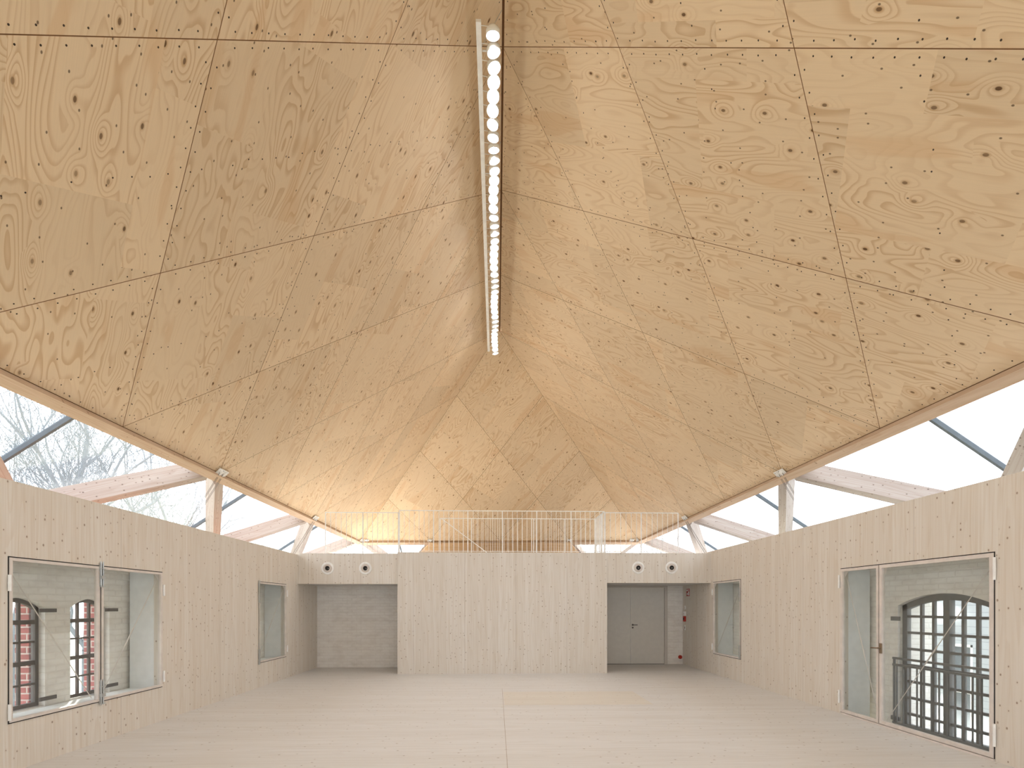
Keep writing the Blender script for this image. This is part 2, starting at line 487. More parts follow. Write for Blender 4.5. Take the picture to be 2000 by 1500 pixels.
struct(mb.build('wall_outer_right', BRICK), 'old white brick outer wall seen through the right glass door', 'wall')
mb = MB(); wall_grid(mb, 'X', XOR + 0.18, XOR + 0.5, YF, 15.2, -2.5, 2.95, [(AR[0], AR[1] - 0.02, -0.12, 1.84)])
struct(mb.build('wall_masonry_right', BRICK), 'outer leaf of the old right wall', 'wall')
# linings of the niches between timber wall and old wall
def lining(name, x0, x1, y0, y1, z0, z1, label, zt=0.05):
    mb = MB()
    for y, d in ((y0, -1), (y1, 1)):
        mb.box(x0, x1, y, y + d * 0.05, z0, z1)
    mb.box(x0, x1, y0, y1, z0 - zt, z0)
    mb.box(x0, x1, y0, y1, z1, z1 + zt)
    struct(mb.build(name, SILLM), label, 'lining')
lining('trim_1', XOL + 0.05, XL - 0.12, WINL[0], WINL[1], 0.475, 2.145, 'white lining of the niche behind the large left window')
lining('trim_2', XOL + 0.02, XL - 0.12, WINLS[0], WINLS[1], 0.475, 2.155, 'white lining of the niche behind the small left window')
lining('trim_3', XR + 0.12, XOR - 0.05, DORR[0], DORR[1], -0.10, 2.232, 'white lining of the niche behind the right glass door')
lining('trim_4', XR + 0.12, XOR - 0.02, WINRS[0], WINRS[1], 0.475, 2.24, 'white lining of the niche behind the small right window')

# ---------------------------------------------------------------- inner steel windows and doors
def pt(side, d, y, z):
    """a point d metres into the room from the face of the left or right timber wall"""
    return (XL + d, y, z) if side < 0 else (XR - d, y, z)

def wbox(mb, side, d0, d1, y0, y1, z0, z1, mi=0):
    x0, x1 = pt(side, d0, 0, 0)[0], pt(side, d1, 0, 0)[0]
    mb.box(x0, x1, y0, y1, z0, z1, mi)

def leaf(root, side, y0, y1, z0, z1, brace, fw=0.030):
    """one glazed leaf: steel frame, pane, wire brace from one top corner to the other bottom corner"""
    mb = MB()
    wbox(mb, side, -0.035, 0.012, y0, y0 + fw, z0, z1); wbox(mb, side, -0.035, 0.012, y1 - fw, y1, z0, z1)
    wbox(mb, side, -0.035, 0.012, y0 + fw, y1 - fw, z0, z0 + fw); wbox(mb, side, -0.035, 0.012, y0 + fw, y1 - fw, z1 - fw, z1)
    fr = mb.build('frame', FRAMEM, root)
    mb = MB()
    for yy, sg in ((y0 + fw, 1), (y1 - fw, -1)):
        x0 = pt(side, -0.03, 0, 0)[0]
        mb.add([(x0, yy, z1 - fw), (x0, yy + sg * 0.09, z1 - fw), (x0, yy, z1 - fw - 0.09)], [(0, 1, 2)])
    mb.build('corner_plate', FRAMEM, fr)
    mb = MB(); wbox(mb, side, -0.018, -0.012, y0 + fw, y1 - fw, z0 + fw, z1 - fw)
    mb.build('pane', PANE, root)
    if brace:
        ya, yb = (y1 - fw - 0.03, y0 + fw + 0.03) if brace > 0 else (y0 + fw + 0.03, y1 - fw - 0.03)
        P, Q = V(pt(side, -0.045, ya, z1 - fw - 0.1)), V(pt(side, -0.045, yb, z0 + fw + 0.02))
        mb = MB().tube(P, Q, 0.005, n=6)
        m_ = P.lerp(Q, 0.52)
        d = (Q - P).normalized()
        mb.tube(m_ - d * 0.14, m_ + d * 0.14, 0.0085, n=8)
        mb.build('brace_wire', FRAMEM, root)

def hinge(root, side, y, z, h=0.16):
    mb = MB().tube(pt(side, 0.02, y, z), pt(side, 0.02, y, z + h), 0.014, n=10)
    mb.tube(pt(side, 0.02, y, z + h / 2 - 0.003), pt(side, 0.02, y, z + h / 2 + 0.003), 0.016, n=10)
    mb.build('hinge', WHITEM, root)

def shadow_gap(root, side, w):
    y0, y1, z0, z1 = w
    mb = MB(); g = 0.012
    wbox(mb, side, -0.03, 0.002, y0, y0 + g, z0, z1); wbox(mb, side, -0.03, 0.002, y1 - g, y1, z0, z1)
    wbox(mb, side, -0.03, 0.002, y0 + g, y1 - g, z1 - g, z1)
    if z0 > 0.1: wbox(mb, side, -0.03, 0.002, y0 + g, y1 - g, z0, z0 + g)
    mb.build('gap_shade', BLACK, root)  # black strips stand for the shade in the gap round the leaves

def latch(root, side, y, z0, z1):
    mb = MB()
    wbox(mb, side, 0.012, 0.02, y - 0.028, y + 0.028, z0, z1)
    for dy in (-0.018, 0.018):
        mb.tube(pt(side, 0.028, y + dy, z0 - 0.01), pt(side, 0.028, y + dy, z1 + 0.02), 0.007, n=8)
    zc = z0 if z0 > 1.2 else z1
    wbox(mb, side, 0.02, 0.05, y - 0.03, y + 0.03, (z0 + z1) / 2 - 0.05, (z0 + z1) / 2 - 0.01)
    wbox(mb, side, 0.02, 0.045, y - 0.035, y + 0.035, z1 - 0.07, z1 - 0.06)
    wbox(mb, side, 0.02, 0.045, y - 0.035, y + 0.035, z0, z0 + 0.01)
    mb.build('bolt_latch', STEEL, root)

r = thing('window_1', (XL, 6.58, 0.484), 'large two-leaf steel window in the left wall', 'window', kind='structure')
shadow_gap(r, -1, WINL)
leaf(r, -1, 5.385, 6.575, 0.496, 2.133, -1)
leaf(r, -1, 6.605, 7.781, 0.496, 2.133, 1)
mb = MB(); wbox(mb, -1, -0.04, 0.0, 6.575, 6.605, 0.5, 2.13); mb.build('mullion', DARKM, r)
latch(r, -1, 6.59, 1.89, 2.17); latch(r, -1, 6.59, 0.462, 0.74)
for z in (1.80, 0.56):
    hinge(r, -1, 7.80, z)
for z in (1.80, 0.52):
    hinge(r, -1, 5.372, z)
r = thing('window_2', (XL, 11.6, 0.49), 'small single-leaf steel window at the far end of the left wall', 'window', kind='structure')
shadow_gap(r, -1, WINLS)
leaf(r, -1, 10.9, 12.287, 0.502, 2.143, 1)
for z in (1.86, 0.60):
    hinge(r, -1, 12.31, z)
mb = MB(); wbox(mb, -1, 0.01, 0.03, 10.86, 10.90, 1.72, 2.17); wbox(mb, -1, 0.01, 0.03, 10.86, 10.90, 0.47, 0.78); mb.build('bolt_latch', STEEL, r)
r = thing('door_1', (XR, 6.76, 0), 'wide two-leaf glass and steel door in the right wall', 'door', kind='structure')
shadow_gap(r, 1, DORR)
leaf(r, 1, 7.205, 8.014, 0.03, 2.22, 1, 0.04)
leaf(r, 1, 5.502, 7.185, 0.03, 2.22, -1, 0.045)
mb = MB(); wbox(mb, 1, -0.05, -0.005, 7.185, 7.205, 0.03, 2.22); mb.build('mullion', DARKM, r)
mb = MB(); wbox(mb, 1, -0.1, 0.02, 5.49, 8.026, 0.0, 0.022); mb.build('threshold', FRAMEM, r)
for z in (1.93, 0.16):
    hinge(r, 1, 8.035, z, 0.2); hinge(r, 1, 5.480, z, 0.24)
hb = MB(); wbox(hb, 1, 0.012, 0.024, 7.125, 7.17, 1.0, 1.14)
h = hb.build('handle', BRASS, r)
hb = MB().tube(pt(1, 0.024, 7.148, 1.075), pt(1, 0.07, 7.148, 1.075), 0.011, n=10)
hb.tube(pt(1, 0.066, 7.14, 1.075), pt(1, 0.066, 7.27, 1.07), 0.010, n=10)
hb.build('lever', BRASS, h)
r = thing('window_3', (XR, 12.1, 0.488), 'small single-leaf steel window at the far end of the right wall', 'window', kind='structure')
shadow_gap(r, 1, WINRS)
leaf(r, 1, 11.379, 12.826, 0.5, 2.228, -1)
for z in (1.92, 0.58):
    hinge(r, 1, 12.85, z)
mb = MB(); wbox(mb, 1, 0.01, 0.035, 11.375, 11.40, 1.75, 2.05); wbox(mb, 1, 0.01, 0.035, 11.375, 11.40, 0.5, 0.8); mb.build('bolt_latch', STEEL, r)

for i, (a, b, z0, z1) in enumerate(FW):  # out of view, added to bring more light into the hall
    r = thing('window_%d' % (11 + i), ((a + b) / 2, YF, z0), ('left', 'middle', 'right')[i] + ' unseen window added to the end wall behind the viewer for daylight', 'window', kind='structure')
    mb = MB()
    mb.box(a, a + 0.04, YF - 0.08, YF - 0.02, z0, z1); mb.box(b - 0.04, b, YF - 0.08, YF - 0.02, z0, z1)
    mb.box(a + 0.04, b - 0.04, YF - 0.08, YF - 0.02, z0, z0 + 0.04); mb.box(a + 0.04, b - 0.04, YF - 0.08, YF - 0.02, z1 - 0.04, z1)
    mb.build('frame', FRAMEM, r)
    MB().box(a + 0.04, b - 0.04, YF - 0.055, YF - 0.05, z0 + 0.04, z1 - 0.04).build('pane', PANE, r)

# ---------------------------------------------------------------- old arched iron windows
def arch_pts(a0, a1, zs, za, n=14):
    return [(a0 + (a1 - a0) * i / n, zs + (za - zs) * (1 - (2 * i / n - 1) ** 2)) for i in range(n + 1)]

def arch_window(name, label, x, t, a0, a1, zb, zs, za, vbars, hbars, fw, mat, mull=None):
    r = thing(name, (x, (a0 + a1) / 2, zb), label, 'window', kind='structure')
    arc = lambda a: zs + (za - zs) * (1 - (2 * (a - a0) / (a1 - a0) - 1) ** 2)
    mb = MB()
    mb.box(x - t, x + t, a0, a0 + fw, zb, zs + 0.01); mb.box(x - t, x + t, a1 - fw, a1, zb, zs + 0.01)
    mb.box(x - t, x + t, a0 + fw, a1 - fw, zb, zb + fw)
    pts = arch_pts(a0, a1, zs, za)
    for (A, Z), (B, Y) in zip(pts, pts[1:]):
        mb.hexa([(x - t, A, Z - fw), (x + t, A, Z - fw), (x + t, B, Y - fw), (x - t, B, Y - fw), (x - t, A, Z), (x + t, A, Z), (x + t, B, Y), (x - t, B, Y)])
    if mull:
        mb.box(x - t * 1.3, x + t * 1.3, mull[0], mull[1], zb + fw, arc((mull[0] + mull[1]) / 2) - fw)
    mb.build('frame', mat, r)
    mb = MB()
    for a, w in vbars:
        mb.box(x - t * 0.6, x + t * 0.6, a - w / 2, a + w / 2, zb + fw, arc(a) - fw)
    for z, w in hbars:
        mb.box(x - t * 0.7, x + t * 0.7, a0 + fw, a1 - fw, z - w / 2, z + w / 2)
    mb.build('glazing_bars', mat, r)
    vs = [(x, a, z - fw * 0.5) for a, z in pts] + [(x, a1 - 0.001, zb + fw), (x, a0 + 0.001, zb + fw)]
    MB().add(vs, [tuple(range(len(vs)))]).build('pane', OLDPANE, r)
    return r

hb = [(1.465, 0.05), (1.235, 0.022), (0.99, 0.05), (0.745, 0.022)]
for i, (a0, a1) in enumerate(AW):
    r = arch_window('window_%d' % (4 + i), ('arched iron window nearer the viewer, behind the large left window', 'arched iron window behind the middle post of the large left window')[i],
                    XOL - 0.1, 0.025, a0, a1, 0.48, 1.63, 1.745, [(a0 + 0.045 + (a1 - a0 - 0.09) * k / 3, 0.028) for k in (1, 2)], hb, 0.045, DARKM)
    for z in (1.60, 0.56):
        MB().box(XOL, XOL + 0.015, a1 - 0.085, a1 + 0.15, z - 0.022, z + 0.022).build('strap_hinge', DARKM, r)
vb = [(a, 0.04) for a in (7.20, 6.995, 6.54, 6.335)]
r = arch_window('window_6', 'wide arched iron window of many panes behind the right glass door', XOR + 0.1, 0.03, AR[0], AR[1], -0.12, 1.66, 1.815, vb,
                [(z, 0.035) for z in (1.505, 1.273, 1.04, 0.808, 0.576, 0.344, 0.112)], 0.085, IRONM, (6.715, 6.81))
for z in (1.47, 0.02):
    MB().box(XOR - 0.015, XOR, AR[1] - 0.05, AR[1] + 0.12, z - 0.03, z + 0.03).build('strap_hinge', IRONM, r)
r = thing('window_guard_rail', (XOR - 0.03, 6.76, -0.1), 'grey iron guard rail across the wide arched window behind the glass door', 'railing')
for z in (0.90, 0.805, -0.03):
    MB().box(XOR - 0.06, XOR - 0.03, 5.95, 7.55, z - 0.015, z + 0.015).build('rail', IRONM, r)
for k in range(13):
    y = 6.02 + k * 0.1215
    MB().box(XOR - 0.053, XOR - 0.037, y - 0.008, y + 0.008, -0.02, 0.80).build('baluster', IRONM, r)
for y in (5.97, 7.53):
    MB().box(XOR - 0.057, XOR - 0.033, y - 0.012, y + 0.012, -0.1, 0.90).build('post', IRONM, r)
    MB().box(XOR - 0.04, XOR + 0.01, y - 0.012, y + 0.012, 0.88, 0.905).build('wall_fixing', IRONM, r)

# ---------------------------------------------------------------- grey steel door and small fittings in the right alcove
r = thing('door_2', (3.8, 14.96, 0), 'grey two-leaf steel door at the back of the right alcove', 'door', kind='structure')
mb = MB()
mb.box(2.78, 4.86, 14.95, 15.12, 2.178, 2.256); mb.box(4.775, 4.86, 14.95, 15.12, 0, 2.178); mb.box(2.78, 2.84, 14.95, 15.12, 0, 2.178)
mb.build('frame', DOORF, r)
MB().box(2.84, 3.802, 15.0, 15.06, 0.01, 2.175).build('door_leaf', DOORM, r)
l = MB().box(3.81, 4.772, 14.99, 15.05, 0.01, 2.175).build('door_leaf', DOORM, r)
mb = MB().tube((3.87, 14.99, 1.12), (3.87, 14.93, 1.12), 0.011, n=10)
mb.tube((3.862, 14.935, 1.12), (3.995, 14.935, 1.118), 0.010, n=10)
mb.tube((3.87, 14.993, 1.12), (3.87, 14.98, 1.12), 0.026, n=16)
mb.tube((3.87, 14.993, 1.04), (3.87, 14.98, 1.04), 0.024, n=16)
mb.build('handle', DARKM, l)
MB().box(2.84, 4.775, 14.985, 15.07, 0.0, 0.012).build('threshold', DARKM, r)

s = MB().box(XR - 0.006, XR, 14.42, 14.66, 1.93, 2.13).build('sign', REDM)
tag(s, 'small red fire safety sign high on the right wall in the door alcove', 'sign')
mb = MB()
mb.box(XR - 0.0075, XR - 0.006, 14.44, 14.52, 1.95, 2.06); mb.tube((XR - 0.0075, 14.58, 1.99), (XR - 0.006, 14.58, 1.99), 0.03, n=14)
mb.box(XR - 0.0075, XR - 0.006, 14.55, 14.64, 2.07, 2.11); mb.box(XR - 0.0075, XR - 0.006, 14.445, 14.50, 2.08, 2.11)
mb.build('pictogram', WHITEM, s)
s = MB().box(XR - 0.015, XR, 14.72, 14.80, 1.56, 1.66).build('switch', WHITEM, bevel=0.004)
tag(s, 'upper white switch plate on the right wall in the door alcove', 'switch')
MB().box(XR - 0.022, XR - 0.015, 14.735, 14.785, 1.58, 1.64).build('rocker', FRAMEM, s)
s = MB().box(XR - 0.04, XR, 14.70, 14.82, 1.385, 1.50).build('alarm_box', WHITEM, bevel=0.004)
tag(s, 'white wall box directly above the red fire call point', 'switch box')
MB().box(XR - 0.047, XR - 0.04, 14.74, 14.78, 1.42, 1.46).build('button', FRAMEM, s)
s = MB().box(XR - 0.05, XR, 14.70, 14.82, 1.22, 1.37).build('call_point', REDM, bevel=0.006)
tag(s, 'red fire call point on the right wall in the door alcove', 'alarm')
mb = MB(); mb.box(XR - 0.054, XR - 0.05, 14.725, 14.795, 1.265, 1.325); mb.build('button', BLACK, s)
s = MB().box(XR - 0.012, XR, 14.73, 14.79, 0.98, 1.12).build('notice', WHITEM)
tag(s, 'narrow white notice below the red fire call point', 'notice')
MB().box(XR - 0.014, XR - 0.012, 14.745, 14.775, 1.02, 1.075).build('print', DARKM, s)
r = thing('pipe_valve', (5.2, 14.96, 0.21), 'red capped pipe valve low in the back corner of the door alcove', 'valve')
MB().tube((5.2, 14.98, 0.21), (5.2, 14.90, 0.21), 0.03, n=14).build('pipe', WHITEM, r)
MB().lathe((5.2, 14.90, 0.21), (0, -1, 0), [(0.0, 0), (0.055, 0.0), (0.055, 0.03), (0.042, 0.05), (0.03, 0.075), (0.0, 0.075)], 16).build('cap', REDM, r)

# ---------------------------------------------------------------- round air nozzles on the bulkheads
def air_nozzle(x, y, z, label):
    r = thing('air_nozzle', (x, y, z), label, 'vent', 'round air nozzles on the bulkheads')
    A = (0, -1, 0)
    MB().lathe((x, y, z), A, [(0.152, 0.0), (0.152, 0.012), (0.140, 0.018), (0.118, 0.018), (0.112, 0.010), (0.104, 0.010)], 40).build('ring', WHITEM, r, True)
    MB().lathe((x, y, z), A, [(0.104, 0.008), (0.100, 0.03), (0.088, 0.032), (0.080, 0.012), (0.074, 0.04), (0.062, 0.045), (0.055, 0.03)], 40).build('nozzle', FRAMEM, r, True)
    k = 0.010 if x < 0 else -0.010
    MB().lathe((x + 0.008, y, z), A, [(0.0, 0.024), (0.030, 0.026), (0.058, 0.026), (0.06, 0.0)], 28).build('throat', BLACK, r)  # flat black cap, paints the shade inside the hole
    MB().lathe((x + 0.015 + k, y - 0.027, z - 0.005), A, [(0.0, 0.004), (0.016, 0.003), (0.018, 0.0)], 16).build('damper', IRONM, r)
yv = YBOX + 0.03
air_nozzle(-4.10, yv, 2.57, 'round white air nozzle on the left bulkhead, the one by the left wall')
air_nozzle(-3.19, yv, 2.572, 'round white air nozzle on the left bulkhead, the one by the stair box')
air_nozzle(3.49, yv, 2.597, 'round white air nozzle on the right bulkhead, the one by the stair box')
air_nozzle(4.32, yv, 2.60, 'round white air nozzle on the right bulkhead, the one by the right wall')

# ---------------------------------------------------------------- gallery railings
def railing(label, p, q, ztop, z0, posts, step, bar=0.009, post=0.013):
    p, q = V((p[0], p[1], z0)), V((q[0], q[1], z0))
    r = thing('gallery_railing', p.lerp(q, 0.5), label, 'railing')
    d = (q - p).normalized(); L = (q - p).length
    up = V((0, 0, ztop - z0))
    MB().beam(p + up, q + up, 0.035, 0.016).build('top_rail', WHITEM, r)
    MB().beam(p + V((0, 0, 0.03)), q + V((0, 0, 0.03)), 0.025, 0.012).build('bottom_rail', WHITEM, r)
    for t in posts:
        P = p + d * t
        MB().beam(P, P + up, post * 2, post * 1.6, d).build('post', WHITEM, r)
    n = int(round(L / step))
    for i in range(1, n):
        t = L * i / n
        if min(abs(t - k) for k in posts) < 0.03:
            continue
        P = p + d * t
        MB().beam(P + V((0, 0, 0.03)), P + up, bar * 1.4, bar, d).build('baluster', WHITEM, r)
    return r
railing('white bar railing over the left alcove bulkhead', (-4.165, YBOX + 0.07), (-2.40, YBOX + 0.07), 3.935, 2.935, (0, 0.905, 1.765), 0.128)
railing('white bar railing over the right alcove bulkhead', (2.68, YBOX + 0.07), (4.50, YBOX + 0.07), 3.962, 2.965, (0, 0.90, 1.82), 0.126)
railing('long white bar railing along the front of the stair box', (-2.37, YBOX + 0.04), (2.66, YBOX + 0.04), 3.985, ZBOX, (0, 0.83, 1.665, 2.51, 3.355, 4.2, 5.03), 0.1205)
railing('white bar railing along the back edge of the stair opening', (-1.50, 14.15), (2.63, 14.15), 3.985, 2.94, (0, 0.83, 1.66, 2.49, 3.32, 4.13), 0.123)
railing('short white bar railing on the right return of the stair opening', (2.655, YBOX + 0.1), (2.645, 14.12), 3.985, ZBOX - 0.01, (0.3, 1.05), 0.1)
r = thing('stair_handrail', (-1.45, 14.08, 2.95), 'white sloping handrail going down into the stair opening', 'handrail')
MB().beam((-1.46, 14.08, 3.97), (0.75, 14.08, 2.32), 0.03, 0.016).build('rail', WHITEM, r)
for t in (0.03, 0.5, 0.9):
    P = V((-1.46, 14.08, 3.97)).lerp(V((0.75, 14.08, 2.32)), t)
    MB().tube(P, P + V((0, 0.07, -0.05)), 0.006, n=6).build('fixing', WHITEM, r)
r = thing('staircase', (-1.5, 13.6, 2.9), 'timber stair going down inside the stair box', 'stairs', kind='structure')
mb = MB()
for k in range(13):
    mb.box(-1.5 + k * 0.26, -1.24 + k * 0.26, YBOX + 0.1, 14.2, 2.72 - k * 0.215 - 0.18, 2.72 - k * 0.215)
mb.build('steps', FLOORM, r)

# ---------------------------------------------------------------- plywood ceiling, folded on a diagonal grid
def eave_pt(side, s, q):
    """point on a long slope: s = 0 at the eaves, 1 at the ridge; q = half-bay number along the roof"""
    y0 = (Y0L if side < 0 else Y0R) * (1 - s) + Y0M * s
    x = (EL if side < 0 else ER) * (1 - s) + XRDG * s
    z = (ZEL if side < 0 else ZER) * (1 - s) + ZRDG * s
    return V((x, y0 + q * HB, z))
CBL, CBR = eave_pt(-1, 0, 5), eave_pt(1, 0, 5)
APX = eave_pt(1, 1, 3)
CFL, CFR = eave_pt(-1, 0, -5), eave_pt(1, 0, -5)
APF = eave_pt(1, 1, -3)
def hip_pt(end, r, t):
    c0, c1, ap = (CBL, CBR, APX) if end > 0 else (CFL, CFR, APF)
    return ap * t + c0 * ((2 - 2 * t - r) / 4) + c1 * ((2 - 2 * t + r) / 4)

def clip(poly, f):
    out = []
    for i, a in enumerate(poly):
        b = poly[(i + 1) % len(poly)]
        fa, fb = f(a), f(b)
        if fa >= -1e-9: out.append(a)
        if (fa > 1e-9 and fb < -1e-9) or (fa < -1e-9 and fb > 1e-9):
            k = fa / (fa - fb)
            out.append((a[0] + (b[0] - a[0]) * k, a[1] + (b[1] - a[1]) * k))
    return out

def ceiling(name, label, fn, ia, ja, clips, grain, seed):
    """fn maps grid coordinates (alpha, beta) to space; the seams are the whole-number grid lines"""
    rnd = random.Random(seed)
    bm = bmesh.new()
    pl = bm.faces.layers.float.new('panel')
    uvl = bm.loops.layers.uv.new('UVMap')
    P0 = fn(2.0, 1.0)
    ga = (fn(3.0, 1.0) - P0).normalized()
    gb = (fn(2.0, 2.0) - P0).normalized()
    g = ga if grain == 'a' else gb
    nrm = ga.cross(gb).normalized()
    if nrm.z > 0: nrm = -nrm
    wv = nrm.cross(g).normalized()
    screws = []
    for i in range(*ia):
        for j in range(*ja):
            poly = [(i, j), (i + 1, j), (i + 1, j + 1), (i, j + 1)]
            for c in clips:
                poly = clip(poly, c)
                if len(poly) < 3: break
            if len(poly) < 3: continue
            P = [fn(*p) for p in poly]
            cen = sum(P, V()) / len(P)
            area = sum(((P[k] - P[0]).cross(P[k + 1] - P[0])).length for k in range(1, len(P) - 1)) / 2
            if area < 0.02: continue
            f = bm.faces.new([bm.verts.new(p) for p in P])
            f[pl] = rnd.uniform(0, 90)
            for lp in f.loops:
                d = lp.vert.co
                lp[uvl].uv = (d.dot(g) + f[pl] * 3, d.dot(wv) + f[pl] * 1.7)
            for k in range(len(P)):
                A, B = P[k], P[(k + 1) % len(P)]
                d = B - A; L = d.length
                if L < 0.3: continue
                inn = nrm.cross(d).normalized()
                if inn.dot(cen - A) < 0: inn = -inn
                n_ = int(L / 0.2)
                for q in range(1, n_):
                    screws.append(A + d * ((q + rnd.uniform(-0.06, 0.06)) / n_) + inn * (0.06 + rnd.uniform(-0.006, 0.006)))
            # a row of screws across the middle of the panel
            for mid in (0.5,):
                for q in range(1, 12):
                    a, b = (i + q / 12, j + mid) if grain == 'b' else (i + mid, j + q / 12)
                    if all(c((a, b)) > 0.03 for c in clips) and rnd.random() < 0.85:
                        screws.append(fn(a, b) + g * rnd.uniform(-0.03, 0.03))
    bm.normal_update()
    for f in bm.faces:
        if f.normal.z > 0: f.normal_flip()
    r = bmesh.ops.inset_individual(bm, faces=bm.faces[:], thickness=0.0045, use_even_offset=True, use_interpolate=True)
    for f in r['faces']: f.material_index = 1
    # roof skin above the panels
    pts = [fn(*p) for p in skin_poly(clips, ia, ja)]
    f = bm.faces.new([bm.verts.new(p - nrm * 0.14) for p in pts]); f.material_index = 1
    for p in screws:
        vs = [bm.verts.new(p + nrm * 0.0008 + (g * math.cos(k * math.pi / 3) + wv * math.sin(k * math.pi / 3)) * 0.0095) for k in range(6)]
        f = bm.faces.new(vs); f.material_index = 2
    me = bpy.data.meshes.new(name)
    bm.to_mesh(me); bm.free()
    for m in (PLY, GAP, SCREW): me.materials.append(m)
    o = bpy.data.objects.new(name, me); COL.objects.link(o)
    return struct(o, label, 'ceiling')

def skin_poly(clips, ia, ja):
    poly = [(ia[0], ja[0]), (ia[1], ja[0]), (ia[1], ja[1]), (ia[0], ja[1])]
    for c in clips: poly = clip(poly, c)
    return poly

# alpha = q + 2s, beta = q - 2s on the long slopes
long_clips = [lambda p: p[0] - p[1], lambda p: 4 - (p[0] - p[1]) - 0.010, lambda p: 5 - p[0], lambda p: p[1] + 5]
ceiling('ceiling_left', 'left slope of the plywood ceiling with diagonal seams', lambda a, b: eave_pt(-1, (a - b) / 4, (a + b) / 2), (-6, 6), (-6, 6), long_clips, 'b', 1)
ceiling('ceiling_right', 'right slope of the plywood ceiling with diagonal seams', lambda a, b: eave_pt(1, (a - b) / 4, (a + b) / 2), (-6, 6), (-6, 6), long_clips, 'a', 2)
hip_clips = [lambda p: p[0] - p[1], lambda p: p[1] + 2, lambda p: 2 - p[0]]
ceiling('ceiling_back', 'triangular far slope of the plywood ceiling above the gallery', lambda a, b: hip_pt(1, (a + b) / 2, (a - b) / 4), (-3, 3), (-3, 3), hip_clips, 'a', 3)
ceiling('ceiling_front', 'triangular near slope of the plywood ceiling behind the viewer', lambda a, b: hip_pt(-1, (a + b) / 2, (a - b) / 4), (-3, 3), (-3, 3), hip_clips, 'a', 4)
o = MB().beam(APF + V((0, -0.25, 0.022)), APX + V((0, 0.25, 0.022)), 0.12, 0.03).build('trim_5', GAP)
struct(o, 'dark narrow slot along the ridge of the ceiling', 'ridge slot')

# ---------------------------------------------------------------- eaves, struts, brackets and sloping glass
OUT = {'left': V((-1, 0, -SLOPE)), 'right': V((1, 0, -SLOPE)), 'back': V((0, 1, -SLOPE)), 'front': V((0, -1, -SLOPE))}
ALONG = {'left': V((0, 1, 0)), 'right': V((0, 1, 0)), 'back': V((1, 0, 0)), 'front': V((1, 0, 0))}
def plane_n(side):
    n = OUT[side].cross(ALONG[side]).normalized()
    return n if n.z > 0 else -n
def eave_edge(side):
    return {'left': (CFL, CBL), 'right': (CFR, CBR), 'back': (CBL, CBR), 'front': (CFL, CFR)}[side]
for side, lab in (('left', 'timber edge beam under the left eaves'), ('right', 'timber edge beam under the right eaves'), ('back', 'timber edge beam under the far eaves above the gallery'), ('front', 'timber edge beam under the eaves behind the viewer')):
    p, q = eave_edge(side)
    n = plane_n(side); out = OUT[side].normalized()
    mb = MB()
    c = []
    for P in (p, q):
        base = P - n * 0.006
        c += [base - n * 0.095, base + out * 0.16 - n * 0.09, base + out * 0.16 + n * 0.22, base - n * 0.004]
    mb.hexa(c, 0)
    o = mb.build('eave_beam', EDGEM)
    tag(o, lab, 'beam')
    mb = MB(); c = []
    for P in (p, q):
        c += [P + out * 0.012 - n * 0.02, P + out * 0.05 - n * 0.02, P + out * 0.05 + n * 0.25, P + out * 0.012 + n * 0.25]
    mb.hexa(c).build('shadow_joint', GAP, o)  # dark strip added behind the eave gap to block sky light

RUN = 1.82
def strut(side, P, sgn, label, D=0.35, Wd=0.18, k=1.15, run=RUN, lift=0.165):
    """a deep rafter lying in the plane of the sloping glass, from an eave node down to the old wall"""
    out, al, n = OUT[side], ALONG[side], plane_n(side)
    a = out + al * (sgn * k)
    Q = P + a * run + n * lift
    P = P + a * 0.15 + n * lift
    d = (Q - P); L = d.length; d.normalize()
    b = d.cross(n).normalized()
    o = MB().box(-Wd / 2, Wd / 2, -L / 2, L / 2, -D / 2, D / 2).build('timber_strut', BEAMM, bevel=0.006)
    o.matrix_world = Matrix(((b.x, d.x, n.x, 0), (b.y, d.y, n.y, 0), (b.z, d.z, n.z, 0), (0, 0, 0, 1)))
    o.location = (P + Q) / 2
    tag(o, label, 'strut', 'roof struts under the sloping glass')

def bracket(side, P, label, cables=True, pw=0.17):
    """steel node plates on the eave with tie rods down to the old wall"""
    al, out, n = ALONG[side], OUT[side].normalized(), plane_n(side)
    inn = {'left': V((1, 0, 1.02)), 'right': V((-1, 0, 1.02)), 'back': V((0, -1, 1.02)), 'front': V((0, 1, 1.02))}[side].normalized()
    nr = al.cross(inn).normalized()
    if nr.z > 0: nr = -nr
    P = P + inn * 0.06
    r = thing('steel_bracket', P, label, 'bracket', 'steel brackets along the eaves')
    base = P + nr * 0.012
    MB().beam(base - al * pw, base + al * pw, 0.15 if cables else 0.11, 0.012, nr).build('plate', WHITEM, r)
    for s in (-0.10, 0.02):
        MB().beam(base + al * s + inn * -0.05 + nr * 0.03, base + al * s + inn * 0.06 + nr * 0.03, 0.012, 0.06, nr).build('fin', WHITEM, r)
    for s in ((-0.02, 0.05, 0.12) if cables else (-0.03, 0.04)):
        for t in (-0.04, 0.045):
            c = base + al * s + inn * t
            MB().tube(c, c + nr * 0.014, 0.014, n=8).build('bolt', DARKM if s < 0.1 else STEEL, r)
    if cables:
        hor = V((OUT[side].x, OUT[side].y, 0))
        for s in (-0.12, -0.085, 0.005, 0.04):
            A = base + al * s + nr * 0.03
            B = A + (hor * 0.62 + V((0, 0, -1))) * 1.35
            MB().tube(A, B, 0.004, n=6).build('tie_rod', RODM, r)
        
